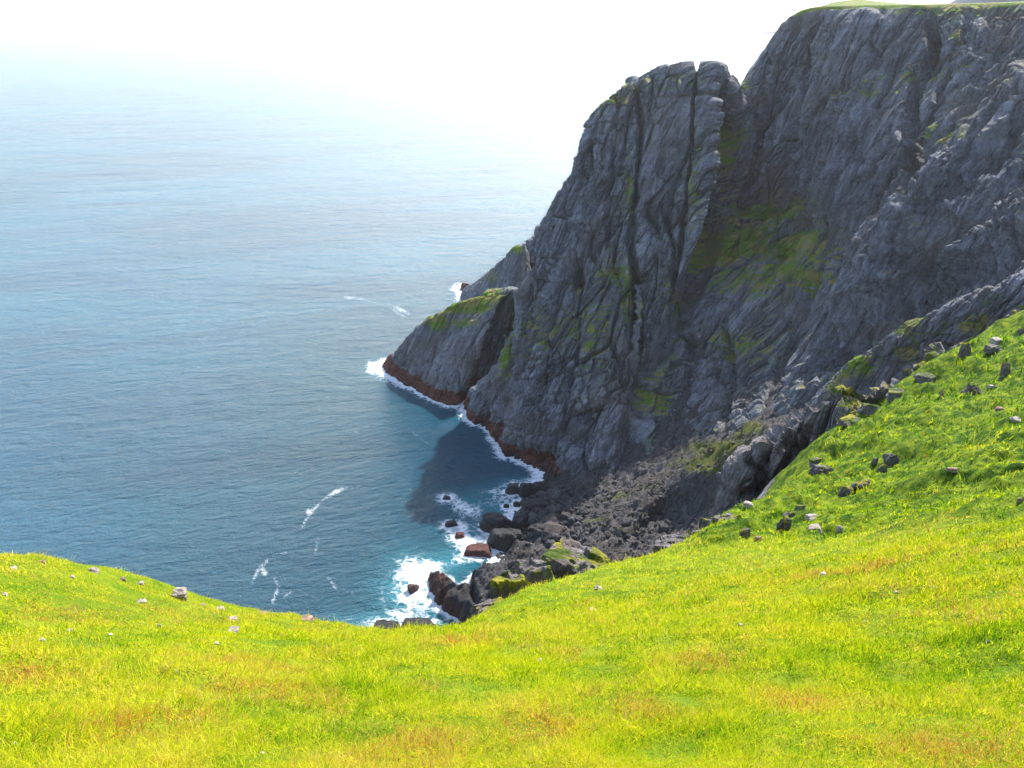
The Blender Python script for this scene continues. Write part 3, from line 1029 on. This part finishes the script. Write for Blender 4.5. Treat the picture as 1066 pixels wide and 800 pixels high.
placed = 0
tries = 0
rub_V, rub_F, off0 = [], [], 0
while placed < 270 and tries < 4000:
    tries += 1
    u, v = random.uniform(528, 725), random.uniform(500, 592)
    if not inside(u, v, poly) or (u > 612 and random.random() > .35):
        continue
    p = on(bvh_cove, u, v)
    if p is None or p.z < -.6:
        continue
    sea_t = float(sstep(600, 545, np.array(u)))
    s = min(2.6, .44 * math.exp(abs(random.gauss(0, .62))) * (.75 + .75 * sea_t))
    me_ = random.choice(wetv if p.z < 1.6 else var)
    o = link('boulder', me_, None)
    o.location = p + Vector((0, 0, s * .18))
    o.rotation_euler = (random.uniform(-.4, .4), random.uniform(-.4, .4), random.uniform(0, 6.28))
    o.scale = (s * random.uniform(.9, 1.5), s * random.uniform(.7, 1.1), s * random.uniform(.5, .9))
    if p.z < 1.6:
        tag(o, 'dark wet boulder at the water\'s edge of the boulder field', 'boulder', 'wet boulders at the water\'s edge')
    else:
        tag(o, 'grey angular boulder in the boulder field below the cliff', 'boulder', 'boulders of the cove')
    placed += 1
for _ in range(2400):
    u, v = random.uniform(528, 800), random.uniform(450, 600)
    if not inside(u, v, poly) and random.random() > .35:
        continue
    p = on(bvh_cove, u, v)
    if p is None or p.z < .2:
        continue
    s = random.uniform(.18, .55)
    Vd, Fd = sphere_dirs(1) if off0 == 0 else (rubV0, rubF0)
    if off0 == 0:
        rubV0, rubF0 = Vd, Fd
    g = rng.normal(size=(7, 3)); g /= np.linalg.norm(g, axis=1, keepdims=True)
    rr = (rng.uniform(.6, 1, 7) / np.maximum(Vd @ g.T, .12)).min(1)
    P = Vd * np.minimum(rr, 1.2)[:, None] * s * np.array([1.3, 1, .7])
    a = random.uniform(0, 6.28)
    rot = np.array([[math.cos(a), -math.sin(a), 0], [math.sin(a), math.cos(a), 0], [0, 0, 1]])
    rub_V.append(P @ rot.T + np.array(p)); rub_F.append(Fd + off0); off0 += len(Vd)
rv = np.concatenate(rub_V)
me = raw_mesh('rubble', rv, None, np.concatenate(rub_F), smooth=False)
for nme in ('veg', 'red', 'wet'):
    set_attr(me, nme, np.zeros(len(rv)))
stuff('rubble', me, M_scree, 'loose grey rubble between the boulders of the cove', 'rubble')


def red_attr(me, amt):
    me.attributes['red'].data.foreach_set('value', np.full(len(me.vertices), amt, dtype=np.float32))


# --- big single rocks in and beside the water: (u, v of waterline centre, width px, height px, z, label, red, rot)
SEA_ROCKS = [
    (517, 549, 34, 20, 0, 'dark wedge-shaped rock slab tilted in the surf', 0, .5),
    (540, 548, 24, 22, 0, 'rounded black rock standing right of the tilted surf slab', 0, 1.1),
    (527, 565, 36, 20, 0, 'broad black rock below the tilted surf slab', 0, .2),
    (497, 574, 30, 9, 0, 'low reddish rock beside the flat-topped shore rock', .55, -.1),
    (470, 547, 12, 6, 0, 'small dark reef rock awash left of the tilted surf slab', .4, .3),
    (478, 559, 10, 5, 0, 'tiny red-brown reef rock in the white surf', .6, 0),
    (430, 614, 15, 9, 0, 'small rock swamped by the big white patch of surf', .5, .7),
    (533, 512, 16, 11, 0, 'small dark rock alone in the foam near the cliff foot', .3, .2),
    (527, 528, 6, 4, 0, 'tiniest rock showing in the turquoise surf', .2, 0),
    (465, 519, 8, 4, 0, 'low rock awash at the seaward end of the surf', .3, 0),
    (548, 513, 16, 15, .5, 'upright dark rock at the top corner of the boulder beach', 0, .4),
    (562, 512, 20, 12, .5, 'flat dark rock beside the upright rock at the cliff foot', 0, .1),
    (580, 508, 34, 9, 1, 'long dark ledge rock touching the rusty foot of the cliff', 0, .0),
    (556, 533, 30, 18, 1, 'large dark boulder leading the boulder beach into the foam', 0, .3),
    (560, 556, 24, 15, 1.5, 'large grey boulder behind the rounded black surf rock', 0, -.3),
    (402, 655, 28, 10, 0, 'low dark shore slab seen just over the grass edge', 0, .1),
    (436, 655, 36, 12, 0, 'long dark shore slab beside the foam over the grass edge', 0, -.1),
    (484, 301, 15, 9, 0, 'rusty islet rock ringed by foam behind the promontory', .9, .2),
]
for k, (u, v, w, h, z, lab, rd, rz) in enumerate(SEA_ROCKS):
    p = PZ(u, v, z)
    sw, sh = sized(p, w, h)
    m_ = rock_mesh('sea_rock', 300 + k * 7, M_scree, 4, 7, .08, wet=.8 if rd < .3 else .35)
    if rd:
        red_attr(m_, rd)
    o = link('sea_rock', m_, None)
    hh = max(sh * .95, sw * .22)
    o.location = (p[0], p[1], z + hh * .12)
    o.scale = (sw * .56, max(sw * .40, sh * .5), hh * .75)
    o.rotation_euler = (0, random.uniform(-.15, .15), rz)
    tag(o, lab, 'rock')
    SHORE.append(np.array([[p[0] + sw * .5 * math.cos(a), p[1] + sw * .4 * math.sin(a), 0] for a in np.linspace(0, 6.28, 10)[:-1]]))

# --- the flat-topped shore rock with the rusty edge
out_px = [(447, 612, 0), (449, 598, 1), (466, 590, 3), (484, 592, 6), (490, 572, 8), (525, 568, 9), (562, 572, 10), (602, 584, 12), (622, 612, 9), (590, 650, 4), (520, 664, 0), (478, 652, 0), (455, 636, 0)]
pl3 = np.array([PZ(*p) for p in out_px])
sx, sy = np.arange(pl3[:, 0].min() - 3, pl3[:, 0].max() + 3, .34), np.arange(pl3[:, 1].min() - 3, pl3[:, 1].max() + 3, .34)
SX, SY = np.meshgrid(sx, sy)
cl = np.concatenate([pl3[:, :2], pl3[:1, :2]])
sd, _, _ = seg_dist(SX, SY, cl)
ins = np.array([inside(a, b, [tuple(q) for q in pl3[:, :2]]) for a, b in zip(SX.ravel(), SY.ravel())]).reshape(SX.shape)
sd = np.where(ins, sd, -sd)
pp = np.stack([SX.ravel(), SY.ravel(), np.zeros(SX.size)], 1)
sd = sd.ravel() + .8 * facet(pp / np.array([3.2, 3.2, 9]), 5, .4) + .9 * fbm(pp / 3, 3, 6)
tz = 3.4 + .30 * np.maximum(SX.ravel() + 14, 0) + .45 * facet(pp / np.array([6, 4, 9]), 15, .5)
zt = -3 + (tz + 3) * sstep(-1.2, 3.4, sd)**.7 + .55 * facet(pp / np.array([2.6, 1.8, 9]), 25, 1.1) + .20 * facet(pp / np.array([.9, .7, 9]), 26, 1.0)
uu, vv = project(np.stack([SX.ravel(), SY.ravel(), zt], 1))
cr_d, _, _ = seg_dist(uu, vv, [(486, 582), (488, 600), (492, 615), (500, 640)])
zt -= 2.2 * np.clip(1 - cr_d / 5, 0, 1)**.7
SP3 = np.stack([SX.ravel(), SY.ravel(), zt], 1)
me = raw_mesh('shore_rock', SP3, grid_faces(len(sy), len(sx)))
set_attr(me, 'veg', blobs(uu, vv, [(545, 573, 12, 6, 1.0), (505, 580, 10, 5, .4), (575, 600, 18, 16, .35)]))
set_attr(me, 'red', np.clip(sstep(30, 8, uu - 447 - .12 * (vv - 600)) * .8 + sstep(3.5, 1.2, zt + fbm(pp / 3, 3, 6)) * .75 * (uu < 500), 0, 1))
set_attr(me, 'wet', np.clip(.25 + .6 * sstep(500, 480, uu) + .5 * sstep(600, 635, vv) + sstep(1.5, .3, zt), 0, .95))
o = link('shore_rock', me, M_scree)
tag(o, 'big dark flat-topped shore rock with a rusty seaward edge', 'rock')
SHORE.append(SP3[np.abs(zt) < .6])

# --- mossy pinnacles just past the grass edge
OUT = [
    (600, 598, 66, 34, 26, 'slanting rock block with a yellow mossy top at the grass edge', .9, -.25, .20),
    (556, 606, 28, 34, 24, 'narrow mossy rock between the two larger outcrops at the grass edge', .9, .3, 0),
    (536, 626, 40, 36, 22, 'craggy dark rock with yellow moss cushions at the grass edge', 1.0, .1, -.1),
    (510, 642, 28, 18, 20, 'low dark rock half sunk in grass, lowest of the edge outcrops', .5, .5, 0),
    (620, 606, 36, 24, 24, 'small mossy rock tucked below the slanting block', .8, -.2, .1),
    (702, 572, 30, 22, 27, 'layered rock with a dark gap standing over the grass edge', .25, .0, -.1),
    (727, 566, 24, 22, 29, 'broken rock ledge right of the dark gap', .35, .4, .1),
    (750, 553, 26, 20, 33, 'mossy rock at the corner where the hill turns up', .7, .6, 0),
]
for k, (u, v, w, h, y, lab, vg, rz, ry) in enumerate(OUT):
    p = PY(u, v, y)
    sw, sh = sized(p, w * 1.22, h * 1.3)
    m_ = rock_mesh('outcrop', 500 + k * 11, M_near, 5, 10, .11, veg=vg, flat_top=True)
    o = link('outcrop', m_, None)
    o.location = p - np.array([0, 0, sh * .22])
    o.scale = (sw * .60, sw * .5, sh * 1.05)
    o.rotation_euler = (0, ry, rz)
    tag(o, lab, 'rock')

# --- stones lying on the grass (u, v, w px, h px, material, label)
STONES = [
    (44, 584, 9, 6, 'b', 'small brown stone on the skyline of the left grass shoulder'),
    (14, 591, 11, 5, 'p', 'pale flat stone nearest the left edge of the grass shoulder'),
    (98, 593, 18, 6, 'p', 'long pale slab lying along the crest of the grass shoulder'),
    (187, 616, 26, 17, 'p', 'big pale pyramid-shaped stone on the grass crest'),
    (146, 606, 12, 5, 'p', 'flat pale stone left of the pyramid stone'),
    (147, 626, 15, 4, 'p', 'thin pinkish slab in turf below the pyramid stone'),
    (167, 650, 6, 9, 'w', 'small white upright stone standing in short turf'),
    (43, 666, 13, 7, 'w', 'white stone lying alone on the left slope'),
    (73, 656, 12, 4, 'p', 'pale flat stone up and right of the lone white stone'),
    (242, 656, 20, 4, 'p', 'long flat stone half sunk in grass beside a lush green patch'),
    (242, 643, 16, 7, 'p', 'pale stone above the long half sunk slab'),
    (229, 633, 13, 6, 'p', 'pale stone just right of the pyramid stone near the crest'),
    (212, 629, 9, 6, 'p', 'knobbly pale stone close beside the pyramid stone'),
    (225, 669, 9, 5, 'p', 'small pale stone below the long flat slab'),
    (128, 602, 10, 5, 'b', 'brown stone between the long crest slab and the flat pale stone'),
    (75, 600, 8, 4, 'p', 'small pale stone just below the long crest slab'),
    (5, 618, 9, 4, 'p', 'small stone at the very left edge of the slope'),
    (184, 698, 6, 4, 'w', 'tiny white stone in the middle of the left slope'),
    (115, 660, 6, 4, 'w', 'tiny white stone between the flat stones of the left slope'),
    (320, 644, 22, 7, 'b', 'reddish brown rock breaking the grass crest before the sea'),
    (275, 638, 15, 6, 'b', 'brownish stone on the crest left of the reddish rock'),
    (361, 659, 10, 4, 'b', 'small brown stone on the crest right of the reddish rock'),
    (535, 612, 8, 5, 'p', 'grey stone beside the craggy mossy rock'),
    (622, 611, 14, 8, 'p', 'grey pointed stone in grass below the slanting mossy block'),
    (617, 634, 13, 6, 'p', 'grey slab lying in the yellow grass mid slope'),
    (857, 597, 9, 8, 'w', 'bright white stone on the yellow shelf'),
    (770, 650, 9, 8, 'p', 'cream stone low on the grass slope'),
    (971, 611, 5, 4, 'w', 'tiny white stone right of the bright white one'),
    (933, 616, 5, 3, 'w', 'tiny white chip between two larger white stones'),
    (831, 624, 5, 4, 'p', 'tiny cream stone below the bright white one'),
    (562, 687, 8, 5, 'w', 'white stone alone in the centre of the grass'),
    (874, 549, 10, 9, 'p', 'pinkish pale stone at the foot of the green hill'),
    (816, 541, 16, 20, 'd', 'upright dark grey block among the rocks at the shelf'),
    (822, 534, 16, 12, 'd', 'leaning grey slab on top of the upright dark block'),
    (833, 528, 13, 9, 'd', 'rounded grey rock above the leaning slab'),
    (845, 537, 21, 9, 'p', 'striped tilted slab in a mossy hump'),
    (846, 548, 22, 7, 'p', 'flat reddish slab below the striped one'),
    (790, 560, 14, 9, 'b', 'dark brown rock in a hollow of the yellow grass edge'),
    (775, 551, 13, 15, 'd', 'grey rock sunk in moss left of the rock group'),
    (779, 524, 15, 5, 'p', 'pale flat stone at the edge above the mossy corner'),
    (880, 509, 17, 14, 'd', 'grey rock with an orange lichen spot on the green hill'),
    (897, 503, 20, 12, 'd', 'grey flat rock right of the orange spotted one'),
    (910, 477, 9, 13, 'd', 'narrow grey rock on the green hill'),
    (926, 474, 18, 18, 'd', 'dark angular rock sticking out of the green hill'),
    (918, 486, 12, 14, 'd', 'grey leaning rock below the dark angular one'),
    (857, 487, 26, 13, 'd', 'big grey boulder where the bluff meets the green hill'),
    (848, 480, 16, 12, 'd', 'grey boulder between the bluff and the big grey boulder'),
    (1045, 383, 14, 24, 'd', 'tall dark upright stone high on the green hill'),
    (1037, 353, 20, 7, 'p', 'pale slab near the hill skyline'),
    (1034, 361, 18, 9, 'd', 'dark rock under the pale skyline slab'),
    (1004, 362, 13, 22, 'd', 'dark upright block on the rocky skyline of the hill'),
    (1013, 404, 20, 14, 'd', 'square grey stone on the green hill'),
    (1033, 402, 14, 4, 'p', 'thin pale slab right of the square grey stone'),
    (980, 408, 8, 13, 'b', 'dark brown upright stone left of the square grey stone'),
    (1058, 436, 16, 6, 'p', 'pale flat stone by the right edge of the green hill'),
    (1040, 424, 12, 5, 'b', 'brown stone in bare soil on the green hill'),
    (992, 488, 15, 5, 'b', 'brown stone half buried in the middle of the green hill'),
    (1062, 344, 12, 12, 'd', 'dark rock at the right edge under the skyline'),
    (1061, 519, 9, 9, 'b', 'reddish stone low at the right edge of the green hill'),
    (885, 437, 22, 9, 'd', 'flat grey ledge rock on the hill edge'),
    (905, 424, 24, 12, 'd', 'layered grey rock on the hill edge'),
    (935, 408, 26, 11, 'd', 'layered brown-grey rock further up the hill edge'),
    (965, 392, 24, 10, 'd', 'long grey rock on the upper hill edge'),
    (15, 773, 9, 4, 'w', 'white chip in the bottom left grass'),
    (205, 748, 9, 5, 'w', 'white chip in the grass left of the bottom centre'),
    (273, 783, 7, 4, 'w', 'white chip close to the bottom edge of the grass'),
    (365, 784, 9, 4, 'w', 'white flat chip at the bottom just left of centre'),
    (571, 738, 5, 8, 'w', 'slim white upright chip in the central grass'),
    (1049, 709, 6, 5, 'w', 'white chip beside the right edge in yellow grass'),
    (1028, 667, 5, 5, 'w', 'white chip near a dark hollow at the right'),
]
mats = {'p': M_stone_pale, 'w': M_stone_white, 'b': M_stone_brown, 'd': M_stone_dark}
names = {'p': 'stone', 'w': 'stone', 'b': 'stone', 'd': 'stone'}
for k, (u, v, w, h, m, lab) in enumerate(STONES):
    p = on(bvh_hill, u, v + h * .4)
    if p is None:
        print('no ground for', lab); continue
    sw, sh = sized(p, w, h)
    sw, sh = sw * (.86 if m == 'd' else .70), sh * (.9 if m == 'd' else .85)
    o = link('stone', rock_mesh('stone', 700 + k * 3, M_near if m == 'd' else mats[m], 3 if w < 12 else 4, 9, .09, veg=.75 if m == 'd' else 0), None)
    thin = h / w < .5
    o.scale = (sw * .54, sw * (.42 if not thin else .5), max(sh * .60, sw * .13))
    o.location = Vector(p) + Vector((0, 0, sh * (.16 if w > 14 else .10)))
    o.rotation_euler = (random.uniform(-.25, .05), random.uniform(-.2, .2), random.uniform(-.4, .4))
    tag(o, lab, 'stone')

# ------------------------------------------------------------------ far land
mx = np.linspace(-1, 1, 60); my = np.linspace(-1, 1, 40)
MX, MY = np.meshgrid(mx, my)
c0 = PY(1150, 0, 1150.)
mp = np.stack([c0[0] + MX * 325, c0[1] + MY * 220, np.zeros_like(MX)], -1)
rr_ = np.clip(1 - np.hypot(MX, MY), 0, 1)
mh = 190 * np.minimum(rr_ * 1.5, 1)**.85
mp[..., 2] = mh + 14 * fbm(mp.reshape(-1, 3) / 90, 4, 9).reshape(MX.shape) * (mh > 1) - 2
structure('mountain', raw_mesh('mountain', mp.reshape(-1, 3), grid_faces(40, 60)), plain('far mountain', (.10, .11, .13)), 'pale blue hill beyond the clifftop')
ip = PZ(806, 35.5, 0)
im = np.linspace(-1, 1, 30); jm = np.linspace(-1, 1, 16)
IX, IY = np.meshgrid(im, jm)
ih = 16 * np.clip(1 - IX**2 - IY**2, 0, 1)**.7 * (1 + .5 * IX)
ii = np.stack([ip[0] + IX * 110, ip[1] + IY * 90, ih - 1], -1)
structure('island', raw_mesh('island', ii.reshape(-1, 3), grid_faces(16, 30)), plain('far island', (.06, .065, .07)), 'faint low island far out on the sea')

# ------------------------------------------------------------------ SEA
sxs = grow(-92, 48, .42, -9000, 9000, 1.10)
sys_ = grow(118, 330, .45, -600, 13000, 1.06)
QX, QY = np.meshgrid(sxs, sys_)
sp = np.stack([QX.ravel(), QY.ravel(), np.zeros(QX.size)], 1)
su, sv = project(sp)
shore = np.concatenate(SHORE)
shore = shore[(shore[:, 0] < 60) & (shore[:, 1] > 110) & (shore[:, 1] < 380)]
shore = shore[rng.permutation(len(shore))[:14000]]
kd = KDTree(len(shore))
for i, s_ in enumerate(shore):
    kd.insert((s_[0], s_[1], 0), i)
kd.balance()
dsh = np.full(len(sp), 60.0)
vis = (sp[:, 0] > -95) & (sp[:, 0] < 50) & (sp[:, 1] > 118) & (sp[:, 1] < 375)
for i in np.nonzero(vis)[0]:
    dsh[i] = kd.find((sp[i, 0], sp[i, 1], 0))[2]
nz1 = fbm(sp / 7, 4, 31); nz2 = fbm(sp / 2.2, 3, 32)
along_w = 1.5 + 1.2 * (fbm(sp / 16, 3, 33) + .25) + 3.2 * blobs(su, sv, [(400, 385, 14, 16, 1.), (490, 428, 10, 12, .8), (525, 470, 30, 14, .25), (478, 300, 12, 10, 1), (560, 505, 25, 12, .5)])
foam = np.exp(-dsh / np.maximum(along_w, .6)) * 1.0
surf = blobs(su, sv, [(432, 612, 24, 32, 1.35), (425, 640, 24, 12, 1.0), (440, 590, 28, 12, .9), (492, 535, 22, 12, .9), (480, 530, 14, 14, .7), (505, 575, 18, 8, .8), (490, 565, 20, 12, .95),
                      (478, 548, 20, 12, .8), (520, 520, 26, 12, .8), (545, 508, 26, 9, .95), (395, 648, 24, 8, .75), (365, 646, 22, 6, .5), (480, 582, 14, 7, .8), (535, 525, 20, 12, .75), (388, 383, 9, 9, .95), (478, 299, 9, 6, 1.0), (460, 520, 14, 6, .55)])
foam = np.maximum(foam, surf * (.80 + .5 * nz1))
streak = np.zeros(len(sp))
for pts, w, a in [([(372, 505), (350, 512), (335, 522), (323, 535), (316, 546), (314, 560)], 3.0, .62), ([(334, 552), (330, 566), (328, 578)], 2.6, .62), ([(322, 533), (326, 540)], 4, .7),
                  ([(298, 576), (280, 582), (268, 595), (261, 608)], 2.6, .5), ([(272, 592), (276, 597)], 4, .55), ([(286, 603), (290, 612), (284, 626)], 3, .62), ([(303, 617), (296, 622)], 2.5, .5),
                  ([(342, 602), (350, 612)], 3, .6), ([(358, 615), (368, 618)], 3, .4), ([(366, 632), (376, 640)], 4, .5), ([(334, 582), (345, 588)], 2, .4),
                  ([(360, 309), (385, 313), (403, 315), (415, 322), (432, 330)], 3.4, .46), ([(395, 450), (372, 455)], 2.5, .35), ([(430, 450), (445, 462)], 2.5, .3),
                  ([(405, 320), (420, 330), (430, 335)], 3, .42), ([(415, 585), (402, 600), (396, 620), (404, 640)], 5, .62), ([(378, 452), (370, 450)], 3, .4), ([(250, 620), (262, 628)], 2, .4)]:
    d, _, _ = seg_dist(su, sv, pts)
    streak = np.maximum(streak, (.10 + a) * np.exp(-(d / (w * 1.05))**2) * (.70 + 1.1 * nz1))
shal = np.clip(1.0 * blobs(su, sv, [(432, 615, 34, 36, .85), (505, 525, 32, 16, .8), (455, 585, 34, 12, .75), (540, 508, 26, 10, .6), (390, 648, 46, 9, .5), (490, 560, 20, 24, .6), (395, 385, 12, 9, .4)]) * (.8 + .5 * nz1)
               + .25 * np.exp(-dsh / 3), 0, 1)
me = raw_mesh('sea', sp, grid_faces(len(sys_), len(sxs)))
set_attr(me, 'foam', np.clip(foam, 0, 1.5)); set_attr(me, 'shallow', shal)
rad = np.hypot(sp[:, 0], sp[:, 1])
set_attr(me, 'swell', 1.5 - .5 / (1 + (rad / 900)**2.4))
set_attr(me, 'body_shade', np.clip(sstep(430, 250, rad) * sstep(-190, -40, sp[:, 0]), 0, 1))  # where the water colour is darkened to blend with the cliff's shadow
set_attr(me, 'streak', streak)
set_attr(me, 'chop', .45 + .55 / (1 + (np.hypot(sp[:, 0], sp[:, 1]) / 430)**2.6))
structure('sea', me, M_sea, 'blue open sea with white surf along the rocks')

# ------------------------------------------------------------------ haze
HZD = 0.00006
k = NT('haze')
vol = k.n('VolumePrincipled')
vol.inputs['Color'].default_value = (1.0, .965, .92, 1)
vol.inputs['Density'].default_value = HZD
vol.inputs['Anisotropy'].default_value = .45
k.t.links.new(vol.outputs[0], k.out.inputs['Volume'])
x0, x1, y0, y1, z0, z1 = -9300, 9300, -900, 13500, -55, 215
hv = np.array([(x, y, z) for z in (z0, z1) for y in (y0, y1) for x in (x0, x1)], float)
hf = np.array([(0, 2, 3, 1), (4, 5, 7, 6), (0, 1, 5, 4), (2, 6, 7, 3), (0, 4, 6, 2), (1, 3, 7, 5)])
o = stuff('haze', raw_mesh('haze', hv, hf, smooth=False), k.m, 'pale sea haze whitening the far water', 'haze')

# ------------------------------------------------------------------ light
EL, AZ = R(43), R(33)              # sun in front of the camera, to the right
sd_ = Vector((math.sin(AZ) * math.cos(EL), math.cos(AZ) * math.cos(EL), math.sin(EL)))
W = bpy.data.worlds.new('World')
SC.world = W
W.use_nodes = True
wt = W.node_tree
bg = wt.nodes['Background']
sky = wt.nodes.new('ShaderNodeTexSky')
sky.sky_type = 'NISHITA'
sky.sun_disc = False
sky.sun_elevation = EL
sky.sun_rotation = AZ
sky.altitude = 100
sky.air_density = 1.0
sky.dust_density = .9
wt.links.new(sky.outputs[0], bg.inputs[0])
bg.inputs[1].default_value = .15
sl = bpy.data.lights.new('sun', 'SUN')
sl.energy = 4.2
sl.angle = R(.53)
sl.color = (1, .965, .90)
so = bpy.data.objects.new('sun', sl)
COL.objects.link(so)
so.rotation_euler = (-sd_).to_track_quat('-Z', 'Y').to_euler()

SC.view_settings.view_transform = 'Standard'
SC.view_settings.look = 'None'
SC.view_settings.exposure = 1.46
SC.view_settings.gamma = 1
SC.view_settings.use_curve_mapping = False
SC.render.engine = 'CYCLES'
SC.cycles.use_denoising = True
SC.cycles.max_bounces = 6
SC.cycles.volume_bounces = 1
SC.cycles.transparent_max_bounces = 4
SC.cycles.use_adaptive_sampling = True
